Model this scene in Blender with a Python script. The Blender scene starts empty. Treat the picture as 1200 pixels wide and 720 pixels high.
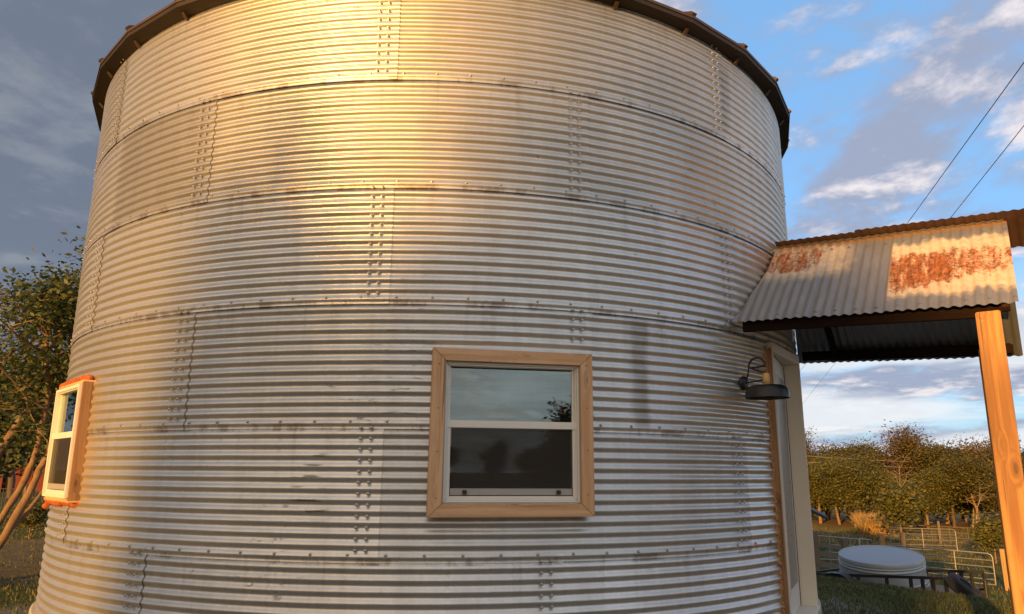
import bpy, bmesh, math, random
from math import sin, cos, tan, radians as R_, pi, sqrt, asin, atan2, hypot
from mathutils import Vector, Matrix, noise

random.seed(7)
SC = bpy.context.scene
COL = SC.collection
E = 1.6                                   # eye height above the lawn; heights below are metres above the lawn

# ------------------------------------------------------------------ camera, sky, sun, exposure
cam = bpy.data.cameras.new('camera'); camo = bpy.data.objects.new('camera', cam); COL.objects.link(camo)
cam.lens = 36 * 867 / 1200; cam.sensor_width = 36; cam.clip_end = 3000; cam.clip_start = .05
camo.matrix_world = (Matrix.Translation((0, 0, E)) @ Matrix.Rotation(R_(90 + 12.6), 4, 'X') @ Matrix.Rotation(R_(.389), 4, 'Z'))
SC.camera = camo

SUN_TH = -28.0                            # direction towards the sun, measured from -Y towards +X
SUN_EL = 9.0
sx, sy, sz = sin(R_(SUN_TH)) * cos(R_(SUN_EL)), -cos(R_(SUN_TH)) * cos(R_(SUN_EL)), sin(R_(SUN_EL))
sun = bpy.data.lights.new('sun', 'SUN'); suno = bpy.data.objects.new('sun', sun); COL.objects.link(suno)
sun.energy = 4.7; sun.angle = R_(.6); sun.color = (1, .50, .115)
suno.rotation_euler = Vector((-sx, -sy, -sz)).to_track_quat('-Z', 'Y').to_euler()
suno.location = (0, 0, 30)

SC.view_settings.view_transform = 'Standard'; SC.view_settings.look = 'None'
SC.view_settings.gamma = 1; SC.view_settings.exposure = .80


def NT(tree):
    n, l = tree.nodes, tree.links
    def nd(t, **k):
        o = n.new(t)
        for a, v in k.items():
            if a.startswith('i_'):
                o.inputs[a[2:].replace('_', ' ')].default_value = v
            else:
                setattr(o, a, v)
        return o
    def lk(a, b): l.new(a, b)
    def math_(op, a, b=None, c=None, clamp=False):
        o = n.new('ShaderNodeMath'); o.operation = op; o.use_clamp = clamp
        for i, v in enumerate((a, b, c)):
            if v is None: continue
            if isinstance(v, (int, float)): o.inputs[i].default_value = v
            else: l.new(v, o.inputs[i])
        return o.outputs[0]
    def mix(f, a, b, bt='MIX'):
        o = n.new('ShaderNodeMix'); o.data_type = 'RGBA'; o.blend_type = bt; o.clamp_factor = True
        for s, v in ((o.inputs[0], f), (o.inputs[6], a), (o.inputs[7], b)):
            if isinstance(v, (int, float)): s.default_value = v
            elif isinstance(v, tuple): s.default_value = (*v, 1) if len(v) == 3 else v
            else: l.new(v, s)
        return o.outputs[2]
    def noise_(vec, scale, detail=4, rough=.55, dist=0, out='Fac'):
        o = n.new('ShaderNodeTexNoise'); o.inputs['Scale'].default_value = scale
        o.inputs['Detail'].default_value = detail; o.inputs['Roughness'].default_value = rough
        o.inputs['Distortion'].default_value = dist
        if vec is not None: l.new(vec, o.inputs['Vector'])
        return o.outputs[out]
    def ramp(f, stops, interp='LINEAR'):
        o = n.new('ShaderNodeValToRGB'); o.color_ramp.interpolation = interp
        e = o.color_ramp.elements
        while len(e) < len(stops): e.new(.5)
        for q, (p, c) in zip(e, stops):
            q.position = p; q.color = (*c, 1) if isinstance(c, tuple) else (c, c, c, 1)
        l.new(f, o.inputs[0]); return o.outputs[0]
    def smooth(f, a, b):
        o = n.new('ShaderNodeMapRange'); o.interpolation_type = 'SMOOTHSTEP'
        o.inputs[1].default_value = a; o.inputs[2].default_value = b
        l.new(f, o.inputs[0]); return o.outputs[0]
    def mapping(vec, scale=(1, 1, 1), loc=(0, 0, 0), rot=(0, 0, 0)):
        o = n.new('ShaderNodeMapping'); o.inputs['Scale'].default_value = scale
        o.inputs['Location'].default_value = loc; o.inputs['Rotation'].default_value = rot
        l.new(vec, o.inputs['Vector']); return o.outputs[0]
    return nd, lk, math_, mix, noise_, ramp, smooth, mapping


world = bpy.data.worlds.new('World'); SC.world = world; world.use_nodes = True
wt = world.node_tree; wt.nodes.clear()
nd, lk, M_, mix, noi, ramp, smooth, mapp = NT(wt)
sky = nd('ShaderNodeTexSky', sky_type='NISHITA', sun_disc=False, sun_elevation=R_(SUN_EL), altitude=150, air_density=1.1, dust_density=1.0, ozone_density=2.0)
sky.sun_rotation = atan2(sx, sy)          # 0 looks along +Y, positive turns towards +X
tc = nd('ShaderNodeTexCoord')
sep = nd('ShaderNodeSeparateXYZ'); lk(tc.outputs['Generated'], sep.inputs[0])
den = M_('ADD', M_('MAXIMUM', sep.outputs[2], 0.0), .16)
px, py = M_('DIVIDE', sep.outputs[0], den), M_('DIVIDE', sep.outputs[1], den)
cmb = nd('ShaderNodeCombineXYZ'); lk(px, cmb.inputs[0]); lk(py, cmb.inputs[1])
pv = cmb.outputs[0]
big = noi(mapp(pv, (1.05, .85, 1), (2.3, .4, 0), (0, 0, R_(35))), 1.25, 8, .60, .15)
fine = noi(mapp(pv, (1.1, 1, 1), (5.1, 1.7, 0), (0, 0, R_(30))), 2.6, 8, .6, .3)
left = smooth(sep.outputs[0], .12, -.42)   # the overcast side
dens = M_('ADD', M_('MULTIPLY', big, .72), M_('MULTIPLY', fine, .28))
dens = M_('ADD', dens, M_('MULTIPLY', left, .22))
mask = smooth(dens, .438, .528)
bigo = noi(mapp(pv, (1.05, .85, 1), (2.3 - .05, .4 + .10, 0), (0, 0, R_(35))), 1.25, 8, .60, .15)
fineo = noi(mapp(pv, (1.1, 1, 1), (5.1 - .03, 1.7 + .07, 0), (0, 0, R_(30))), 2.6, 8, .6, .3)
grad = M_('SUBTRACT', M_('ADD', M_('MULTIPLY', big, .72), M_('MULTIPLY', fine, .5)), M_('ADD', M_('MULTIPLY', bigo, .72), M_('MULTIPLY', fineo, .5)))
lit = smooth(M_('ADD', M_('MULTIPLY', grad, 2.2), M_('MULTIPLY', noi(mapp(pv, (1.1, .8, 1), (1.9, 3.3, 0)), 3.2, 7, .6, .2), .6)), .28, .58)
cl_right = mix(lit, (2.15, 2.4, 3.2), (5.6, 5.1, 5.1))
cl_left = mix(lit, (.98, 1.10, 1.40), (1.5, 1.6, 1.8))
cloud = mix(left, cl_right, cl_left)
back = smooth(sep.outputs[1], .05, -.55)     # dense cloud added on the unseen sunset side to make the shade less blue
sd = nd('ShaderNodeVectorMath', operation='DOT_PRODUCT'); lk(tc.outputs['Generated'], sd.inputs[0]); sd.inputs[1].default_value = (sx, sy, sz)
glow = M_('POWER', M_('MAXIMUM', sd.outputs['Value'], 0.0), 5.0)
cl_back = mix(lit, (3.3, 3.4, 3.6), (5.6, 5.5, 5.4))
cl_back = mix(glow, cl_back, (8.0, 5.2, 2.6))
cloud = mix(back, cloud, cl_back)
mask = M_('MAXIMUM', mask, M_('MULTIPLY', back, .85))
skyc = mix(.55, mix(1.0, sky.outputs[0], (1.0, 1.1, 1.3), 'MULTIPLY'), (1.7, 3.7, 6.5))
full = mix(M_('MULTIPLY', mask, .93), skyc, cloud)
# low bright streaks near the horizon
low = M_('MULTIPLY', smooth(sep.outputs[2], .26, .10), smooth(noi(mapp(tc.outputs['Generated'], (2, 2, 13), (.3, .1, .2)), 1.6, 5, .5, .3), .42, .58))
full = mix(M_('MULTIPLY', low, M_('MULTIPLY_ADD', left, -.6, .85)), full, (5.2, 5.4, 5.6))
bgn = nd('ShaderNodeBackground'); bgn.inputs['Strength'].default_value = .098; lk(full, bgn.inputs[0])
wo = nd('ShaderNodeOutputWorld'); lk(bgn.outputs[0], wo.inputs[0])


R = 3.765; RING = .8128; Z0 = E - .512
CX, CY = 8.555 * sin(R_(-4.893)), 8.555 * cos(R_(-4.893))
# ------------------------------------------------------------------ materials
def new_mat(name):
    m = bpy.data.materials.new(name); m.use_nodes = True
    b = m.node_tree.nodes['Principled BSDF']
    return m, b, NT(m.node_tree)


def plain(name, col, rough=.6, metal=0., var=.12, scale=6., bump=0.):
    m, b, (nd, lk, M_, mix, noi, ramp, smooth, mapp) = new_mat(name)
    tc = nd('ShaderNodeTexCoord')
    n1 = noi(tc.outputs['Object'], scale, 5, .6)
    c = mix(n1, tuple(max(0, v * (1 - var)) for v in col), tuple(min(1, v * (1 + var)) for v in col))
    lk(c, b.inputs['Base Color'])
    lk(M_('MULTIPLY_ADD', n1, .2, rough - .1), b.inputs['Roughness'])
    b.inputs['Metallic'].default_value = metal
    if bump:
        bp = nd('ShaderNodeBump'); bp.inputs['Strength'].default_value = bump; bp.inputs['Distance'].default_value = .01
        lk(noi(tc.outputs['Object'], scale * 6, 4), bp.inputs['Height']); lk(bp.outputs[0], b.inputs['Normal'])
    return m


def galvanised(name, col, rough, streak=True):
    m, b, (nd, lk, M_, mix, noi, ramp, smooth, mapp) = new_mat(name)
    geo = nd('ShaderNodeNewGeometry'); P = geo.outputs['Position']
    info = nd('ShaderNodeObjectInfo')
    rnd = info.outputs['Random']
    # dull weathering that runs down the sheet, spangle, specks of rust
    st = noi(mapp(P, (7, 7, .55)), 1.3, 6, .62)
    sp = noi(mapp(P, (1, 1, 1)), 38, 3, .6)
    blot = noi(P, 1.7, 5, .6)
    v = M_('ADD', M_('MULTIPLY', st, .30), M_('ADD', M_('MULTIPLY', sp, .14), M_('MULTIPLY', blot, .26)))
    v = M_('ADD', v, M_('MULTIPLY', rnd, .24))
    k = smooth(v, .26, .66)
    c = mix(k, tuple(x * .70 for x in col), col)
    # dark oily smears left where ridges were rubbed
    sm = M_('MULTIPLY', smooth(noi(mapp(P, (9, 9, 30)), 1.0, 5, .6, .5), .60, .70), smooth(noi(P, 1.15, 2), .53, .66))
    c = mix(M_('MULTIPLY', sm, .55), c, (.17, .15, .12))
    # stains and dull areas at their places on the wall: angle round the bin and height
    if streak:
        s3 = nd('ShaderNodeSeparateXYZ'); lk(P, s3.inputs[0])
        th = M_('MULTIPLY', M_('ARCTAN2', M_('SUBTRACT', s3.outputs[0], CX), M_('SUBTRACT', CY, s3.outputs[1])), 57.29578)
        th = M_('ADD', th, M_('MULTIPLY', M_('SUBTRACT', noi(P, 3.5, 4), .5), 2.4))
        zz = M_('SUBTRACT', s3.outputs[2], E)
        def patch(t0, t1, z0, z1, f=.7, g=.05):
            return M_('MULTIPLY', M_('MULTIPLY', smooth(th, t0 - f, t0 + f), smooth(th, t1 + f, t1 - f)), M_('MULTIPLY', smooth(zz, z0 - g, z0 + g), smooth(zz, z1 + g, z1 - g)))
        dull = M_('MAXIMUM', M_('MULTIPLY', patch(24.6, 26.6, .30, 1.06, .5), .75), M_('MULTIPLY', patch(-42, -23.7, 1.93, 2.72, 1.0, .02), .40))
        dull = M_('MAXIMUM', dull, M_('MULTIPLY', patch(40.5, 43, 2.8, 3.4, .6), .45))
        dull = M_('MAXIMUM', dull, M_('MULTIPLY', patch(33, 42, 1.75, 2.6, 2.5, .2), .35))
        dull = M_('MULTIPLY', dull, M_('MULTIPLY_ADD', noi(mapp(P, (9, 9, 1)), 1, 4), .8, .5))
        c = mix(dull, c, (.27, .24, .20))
        rub = M_('MULTIPLY', patch(-9.6, -6.6, -.30, .12, .6, .03), smooth(noi(mapp(P, (5, 5, 44)), 1.0, 3, .5), .50, .60))
        rub = M_('MAXIMUM', rub, M_('MULTIPLY', M_('MULTIPLY', patch(-4, 3.0, .35, .50, .8, .02), .7), smooth(noi(mapp(P, (5, 5, 40)), 1.0, 3, .5), .53, .62)))
        rub = M_('MAXIMUM', rub, M_('MULTIPLY', M_('MULTIPLY', patch(-3, 3.0, .5, 1.0, 1.0, .1), .6), smooth(noi(mapp(P, (7, 7, 44)), 1.0, 3, .5), .60, .66)))
        crest = smooth(M_('COSINE', M_('MULTIPLY', M_('SUBTRACT', s3.outputs[2], Z0), 2 * pi / (RING / 12))), -.1, .7)
        c = mix(M_('MULTIPLY', M_('MULTIPLY', rub, crest), .8), c, (.13, .12, .10))
        # thin runs below the laps
        fd = M_('FRACT', M_('DIVIDE', M_('SUBTRACT', s3.outputs[2], Z0), RING))
        run = M_('MULTIPLY', smooth(fd, .45, .98), smooth(noi(mapp(P, (17, 17, .35)), 1.0, 3, .5), .56, .68))
        c = mix(M_('MULTIPLY', run, .26), c, (.32, .27, .21))
        # rust and grime creeping along the laps
        fz = M_('FRACT', M_('ADD', M_('DIVIDE', M_('SUBTRACT', s3.outputs[2], Z0), RING), .065))
        lapm = M_('MULTIPLY', smooth(fz, .085, .03), smooth(noi(mapp(P, (4, 4, 2)), 1.6, 5, .7), .47, .62))
        c = mix(M_('MULTIPLY', lapm, .6), c, (.20, .14, .09))
    # rust specks
    rs = smooth(noi(P, 13, 4, .7), .685, .74)
    c = mix(M_('MULTIPLY', rs, .55), c, (.23, .13, .07))
    lk(c, b.inputs['Base Color'])
    b.inputs['Metallic'].default_value = .82
    lk(M_('ADD', M_('MULTIPLY_ADD', k, -.10, rough + .06), M_('MULTIPLY', sm, .25)), b.inputs['Roughness'])
    bp = nd('ShaderNodeBump'); bp.inputs['Strength'].default_value = .35; bp.inputs['Distance'].default_value = .02
    h = M_('ADD', M_('ADD', noi(mapp(P, (1.4, 1.4, 9)), 1.0, 3, .5), M_('MULTIPLY', noi(P, 1.1, 2), 1.6)), M_('MULTIPLY', noi(P, 60, 2), .035))
    lk(h, bp.inputs['Height']); lk(bp.outputs[0], b.inputs['Normal'])
    return m


def wood(name, axis, light=(.50, .27, .10), dark=(.30, .13, .045), rough=.6, ks=(19, 6.5)):
    """sawn pine; grain runs along a local axis of the board"""
    m, b, (nd, lk, M_, mix, noi, ramp, smooth, mapp) = new_mat(name)
    tc = nd('ShaderNodeTexCoord'); O = tc.outputs['Object']
    i = 'XYZ'.index(axis)
    s1 = [26, 26, 26]; s1[i] = 1.1
    s2 = [70, 70, 70]; s2[i] = 2.5
    sk = [ks[0]] * 3; sk[i] = ks[1]
    info = nd('ShaderNodeObjectInfo')
    off = nd('ShaderNodeVectorMath', operation='ADD'); lk(O, off.inputs[0])
    cx_ = nd('ShaderNodeCombineXYZ')
    for j in range(3): lk(M_('MULTIPLY', info.outputs['Random'], 13.0 + j), cx_.inputs[j])
    lk(cx_.outputs[0], off.inputs[1]); V = off.outputs[0]
    vo = nd('ShaderNodeTexVoronoi'); vo.inputs['Scale'].default_value = 1; lk(mapp(V, tuple(x * .55 for x in sk)), vo.inputs['Vector'])
    kd = vo.outputs['Distance']
    knot = smooth(kd, .17, .06); halo = smooth(kd, .38, .10)
    # rings bend round the knots
    bend = nd('ShaderNodeVectorMath', operation='ADD'); lk(mapp(V, tuple(s1)), bend.inputs[0])
    cb = nd('ShaderNodeCombineXYZ'); 
    for j in range(3): lk(M_('MULTIPLY', halo, .9 + .5 * j), cb.inputs[j])
    lk(cb.outputs[0], bend.inputs[1])
    g = noi(bend.outputs[0], .9, 5, .6, .3); f = noi(mapp(V, tuple(s2)), 1, 3, .5)
    c = mix(smooth(g, .38, .66), dark, light)
    c = mix(M_('MULTIPLY', f, .35), c, tuple(x * .62 for x in light))
    c = mix(M_('MULTIPLY', halo, .45), c, tuple(x * .8 for x in dark))
    c = mix(M_('MULTIPLY', knot, .85), c, (.075, .03, .014))
    s4 = [60, 60, 60]; s4[i] = .9
    chk = smooth(noi(mapp(V, tuple(s4)), 1, 2, .5, .2), .665, .69)
    c = mix(M_('MULTIPLY', chk, .7), c, tuple(x * .3 for x in dark))
    c = mix(M_('MULTIPLY', smooth(noi(V, 3.5, 5, .65), .50, .72), .38), c, tuple(x * .55 for x in light))
    lk(c, b.inputs['Base Color']); b.inputs['Roughness'].default_value = rough
    bp = nd('ShaderNodeBump'); bp.inputs['Strength'].default_value = .25; bp.inputs['Distance'].default_value = .004
    lk(g, bp.inputs['Height']); lk(bp.outputs[0], b.inputs['Normal'])
    return m


def rusty_sheet(name):
    """old roofing: grey zinc with limed, rusted areas; local x runs down the slope, local y along the ridge (negative = outward)"""
    m, b, (nd, lk, M_, mix, noi, ramp, smooth, mapp) = new_mat(name)
    tc = nd('ShaderNodeTexCoord'); O = tc.outputs['Object']
    s = nd('ShaderNodeSeparateXYZ'); lk(O, s.inputs[0])
    X = M_('MULTIPLY', s.outputs[0], -1.0)           # 0 ridge .. .95 eave
    A = M_('MULTIPLY', s.outputs[1], -1.0)           # distance along the ridge from the porch origin
    wob = M_('MULTIPLY', M_('SUBTRACT', noi(O, 5, 5, .65), .5), .30)
    Xw, Aw = M_('ADD', X, wob), M_('ADD', A, wob)
    def box(x0, x1, a0, a1, f=.05):
        q = M_('MULTIPLY', smooth(Xw, x0 - f, x0 + f), smooth(Xw, x1 + f, x1 - f))
        return M_('MULTIPLY', q, M_('MULTIPLY', smooth(A, a0 - .012, a0 + .012), smooth(Aw, a1 + f, a1 - f)))
    limed = M_('MAXIMUM', box(.16, .82, .13, 1.5), box(.06, .46, -1.0, -.20, .09))
    rust_n = M_('ADD', M_('MULTIPLY', noi(mapp(O, (4.5, 19, 4)), 1.0, 7, .72, .25), .55), M_('MULTIPLY', noi(mapp(O, (52, 22, 40)), 1.0, 6, .75, .2), .45))
    rz = M_('MAXIMUM', box(.30, .74, .12, .62, .10), M_('MAXIMUM', M_('MULTIPLY', box(.26, .66, .5, 1.5, .10), .80), M_('MULTIPLY', box(.05, .40, -1.0, -.38, .07), .9)))
    rust = smooth(M_('ADD', M_('MULTIPLY', rust_n, 1.0), M_('MULTIPLY', rz, .30)), .67, .80)
    rust = M_('MULTIPLY', rust, limed)
    zn = noi(mapp(O, (3, 16, 3)), 1.2, 6, .65)
    zinc = mix(zn, (.17, .167, .165), (.33, .325, .32))
    lime = mix(noi(mapp(O, (30, 14, 20)), 1, 5, .7), (.36, .26, .16), (.74, .66, .55))
    rc = mix(smooth(noi(mapp(O, (14, 30, 14)), 1, 6, .75), .32, .68), (.09, .026, .010), (.46, .16, .045))
    c = mix(limed, zinc, lime); c = mix(rust, c, rc)
    edge = smooth(X, .06, .015)                       # rust stain under the ridge strip
    c = mix(M_('MULTIPLY', edge, .8), c, (.40, .19, .06))
    lk(c, b.inputs['Base Color'])
    lk(M_('MULTIPLY_ADD', M_('MAXIMUM', limed, rust), -.45, .45), b.inputs['Metallic'])
    lk(M_('MULTIPLY_ADD', M_('MAXIMUM', limed, rust), .3, .55), b.inputs['Roughness'])
    bp = nd('ShaderNodeBump'); bp.inputs['Strength'].default_value = .4; bp.inputs['Distance'].default_value = .006
    lk(rust_n, bp.inputs['Height']); lk(bp.outputs[0], b.inputs['Normal'])
    return m


def leaf_mat(name, a, b_, c_, trans=.25):
    m, b, (nd, lk, M_, mix, noi, ramp, smooth, mapp) = new_mat(name)
    geo = nd('ShaderNodeNewGeometry'); r = geo.outputs['Random Per Island']
    n1 = noi(geo.outputs['Position'], .6, 3, .6)
    f = M_('ADD', M_('MULTIPLY', r, .6), M_('MULTIPLY', n1, .5))
    c = ramp(f, [(.15, a), (.5, b_), (.9, c_)])
    lk(c, b.inputs['Base Color']); b.inputs['Roughness'].default_value = .55
    tr = nd('ShaderNodeBsdfTranslucent'); lk(c, tr.inputs[0])
    ms = nd('ShaderNodeMixShader'); ms.inputs[0].default_value = trans
    out = m.node_tree.nodes['Material Output']
    lk(b.outputs[0], ms.inputs[1]); lk(tr.outputs[0], ms.inputs[2]); lk(ms.outputs[0], out.inputs[0])
    return m


def glass_mat(name, refl=.30, tint=(.75, .82, .80)):
    m, b, (nd, lk, M_, mix, noi, ramp, smooth, mapp) = new_mat(name)
    tr = nd('ShaderNodeBsdfTransparent'); tr.inputs[0].default_value = (*tint, 1)
    gl = nd('ShaderNodeBsdfGlossy'); gl.inputs['Roughness'].default_value = .012; gl.inputs['Color'].default_value = (.86, .95, .93, 1)
    lw = nd('ShaderNodeLayerWeight'); lw.inputs['Blend'].default_value = .35
    f = M_('ADD', M_('MULTIPLY', lw.outputs['Fresnel'], .9), refl - .04, clamp=True)
    bp = nd('ShaderNodeBump'); bp.inputs['Strength'].default_value = .012; bp.inputs['Distance'].default_value = .01
    tc = nd('ShaderNodeTexCoord'); lk(noi(tc.outputs['Object'], 3, 2), bp.inputs['Height']); lk(bp.outputs[0], gl.inputs['Normal'])
    ms = nd('ShaderNodeMixShader'); lk(f, ms.inputs[0]); lk(tr.outputs[0], ms.inputs[1]); lk(gl.outputs[0], ms.inputs[2])
    lk(ms.outputs[0], m.node_tree.nodes['Material Output'].inputs[0])
    return m


def screen_mat(name):
    m, b, (nd, lk, M_, mix, noi, ramp, smooth, mapp) = new_mat(name)
    tr = nd('ShaderNodeBsdfTransparent')
    df = nd('ShaderNodeBsdfDiffuse'); df.inputs[0].default_value = (.055, .05, .045, 1)
    ms = nd('ShaderNodeMixShader'); ms.inputs[0].default_value = .45
    lk(tr.outputs[0], ms.inputs[1]); lk(df.outputs[0], ms.inputs[2]); lk(ms.outputs[0], m.node_tree.nodes['Material Output'].inputs[0])
    return m


def ground_mat(name):
    m, b, (nd, lk, M_, mix, noi, ramp, smooth, mapp) = new_mat(name)
    geo = nd('ShaderNodeNewGeometry'); P = geo.outputs['Position']
    s = nd('ShaderNodeSeparateXYZ'); lk(P, s.inputs[0])
    n1 = noi(P, .35, 6, .6); n2 = noi(P, 3.2, 6, .65); n3 = noi(P, 22, 4, .7)
    green = mix(n3, (.028, .042, .012), (.075, .092, .026))
    dry = mix(n3, (.16, .10, .035), (.30, .20, .075))
    dirt = mix(n2, (.10, .065, .033), (.26, .175, .09))
    c = mix(smooth(M_('ADD', M_('MULTIPLY', n1, .6), M_('MULTIPLY', n2, .4)), .47, .62), green, mix(.5, green, dry))
    # the dry pasture at the far right
    q = M_('ADD', M_('MULTIPLY', s.outputs[0], .866), M_('MULTIPLY', s.outputs[1], .5))
    far = smooth(M_('ADD', q, M_('MULTIPLY', n1, 14)), 44, 58)
    c = mix(M_('MULTIPLY', far, smooth(n1, .15, .5)), c, dry)
    # worn bare earth to the left
    w = M_('ADD', s.outputs[1], M_('MULTIPLY', M_('SUBTRACT', n2, .5), 2.2))
    band = M_('MULTIPLY', M_('MULTIPLY', smooth(w, 11.0, 12.0), smooth(w, 20.5, 17.5)), smooth(s.outputs[0], -2.5, -4.5))
    c = mix(M_('MULTIPLY', band, .62), c, dirt)
    # unseen pale ground added round and before the bin to brighten the wall's grooves
    dx, dy = M_('SUBTRACT', s.outputs[0], CX), M_('SUBTRACT', s.outputs[1], CY)
    rr = M_('SQRT', M_('ADD', M_('MULTIPLY', dx, dx), M_('MULTIPLY', dy, dy)))
    pale_bounce = mix(n3, (.10, .098, .088), (.23, .225, .205))
    wob = M_('MULTIPLY', M_('SUBTRACT', n2, .5), 1.6)
    gm = M_('MAXIMUM', smooth(M_('ADD', rr, wob), 5.6, 4.9), M_('MULTIPLY', smooth(M_('ADD', s.outputs[1], wob), 5.5, 4.2), M_('MULTIPLY', smooth(s.outputs[1], -9, -6.5), smooth(M_('ABSOLUTE', s.outputs[0]), 11, 9))))
    c = mix(M_('MULTIPLY', gm, .9), c, pale_bounce)
    lk(c, b.inputs['Base Color']); b.inputs['Roughness'].default_value = .95
    b.inputs['Specular IOR Level'].default_value = .15
    bp = nd('ShaderNodeBump'); bp.inputs['Strength'].default_value = .8; bp.inputs['Distance'].default_value = .06
    lk(M_('ADD', n2, M_('MULTIPLY', n3, .5)), bp.inputs['Height']); lk(bp.outputs[0], b.inputs['Normal'])
    return m


MT = dict(
    galv=galvanised('galvanised bin steel', (.72, .705, .66), .385),
    bolt=plain('zinc bolts', (.42, .41, .39), .42, .9),
    roof=plain('weathered brown roof metal', (.040, .029, .021), .6, .5, .3),
    roofedge=plain('brown roof edge', (.085, .055, .036), .55, .4, .3),
    conc=plain('concrete', (.36, .34, .31), .85, 0, .15, 4, .3),
    woodx=wood('pine trim across', 'X', (.68, .43, .24), (.50, .28, .13)),
    woodz=wood('pine trim upright', 'Z', (.68, .43, .24), (.50, .28, .13)),
    post=wood('treated pine post', 'Z', (.54, .27, .08), (.27, .105, .026), .6, (15, 5.0)),
    bucky=wood('window buck', 'Z', (.30, .165, .075), (.17, .085, .035)),
    beam=wood('dark stained beam', 'Y', (.016, .0065, .004), (.007, .0035, .0025), .8),
    vinyl=plain('almond vinyl', (.68, .655, .59), .4, 0, .04),
    vinylw=plain('white vinyl', (.70, .68, .62), .4, 0, .04),
    doorp=plain('door paint', (.60, .58, .53), .45, 0, .04),
    jamb=plain('cream jamb paint', (.70, .66, .57), .5, 0, .06),
    greyrail=plain('grey sill rail', (.33, .32, .30), .5, .1, .08),
    black=plain('black plastic', (.012, .012, .013), .45, 0, .2),
    dgrey=plain('door glass strip', (.16, .155, .145), .3, 0, .08),
    shade=plain('black enamel shade', (.010, .0105, .012), .38, .2, .2),
    brass=plain('wooden lamp socket', (.50, .33, .11), .45, .1, .12),
    foam=plain('orange foam', (.36, .090, .018), .85, 0, .55, 16, 1.0),
    foamtan=plain('tan foam', (.36, .19, .075), .8, 0, .35, 22, .8),
    rusty=rusty_sheet('rusty roofing'),
    under=plain('blue grey roofing', (.19, .205, .235), .5, .6, .2),
    ridge=plain('rusted brown ridge strip', (.07, .036, .025), .7, .3, .4, 14),
    glass=glass_mat('window glass', .17), glass2=glass_mat('screened glass', .22, (.6, .65, .63)),
    screen=screen_mat('insect screen'),
    sky_gap=plain('white cord', (.75, .76, .8), .5),
    wire=plain('black cable', (.02, .02, .022), .6),
    greywire=plain('grey cable', (.33, .30, .26), .5, .3),
    ground=ground_mat('lawn and pasture'),
    bark=plain('tan bark', (.20, .125, .07), .9, 0, .65, 9, 1.0),
    palebark=plain('pale bark', (.24, .19, .13), .9, 0, .3, 3, .6),
    darkbark=plain('dark bark', (.10, .07, .045), .9, 0, .4, 3, .6),
    leafA=leaf_mat('olive leaves', (.030, .037, .010), (.088, .090, .024), (.175, .140, .040), .4),
    leafB=leaf_mat('autumn leaves', (.045, .040, .012), (.115, .085, .024), (.19, .125, .036), .35),
    leafC=leaf_mat('green leaves', (.038, .050, .012), (.11, .118, .026), (.19, .165, .04), .4),
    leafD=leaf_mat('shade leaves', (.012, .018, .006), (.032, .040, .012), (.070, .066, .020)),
    leafE=leaf_mat('leaning tree leaves', (.022, .040, .010), (.060, .085, .022), (.115, .130, .038), .35),
    straw=leaf_mat('straw', (.20, .12, .04), (.34, .22, .08), (.48, .33, .13), .2),
    blades=leaf_mat('grass blades', (.030, .048, .012), (.066, .085, .021), (.16, .14, .045), .3),
    tank=plain('galvanised tank', (.36, .385, .40), .5, .55, .18, 5),
    tanktop=plain('dull zinc tank top', (.30, .33, .36), .55, .35, .16, 4),
    trailer=plain('black trailer paint', (.016, .015, .014), .55, .1, .3),
    rubber=plain('tyre rubber', (.012, .011, .011), .8, 0, .3),
    pipe=plain('galvanised pipe', (.27, .265, .24), .5, .7, .15),
    oldwood=plain('weathered boards', (.13, .105, .08), .9, 0, .35, 7, .5),
    postwood=wood('fence post', 'Z', (.42, .25, .10), (.28, .15, .055)),
    red=plain('red painted shed', (.22, .045, .018), .8, 0, .2, 3),
    dark=plain('dark opening', (.012, .011, .010), .9),
    shedroof=plain('dark shed roof', (.018, .018, .020), .6, .3, .2),
)


MT['beam'].node_tree.nodes['Principled BSDF'].inputs['Specular IOR Level'].default_value = .12


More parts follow.
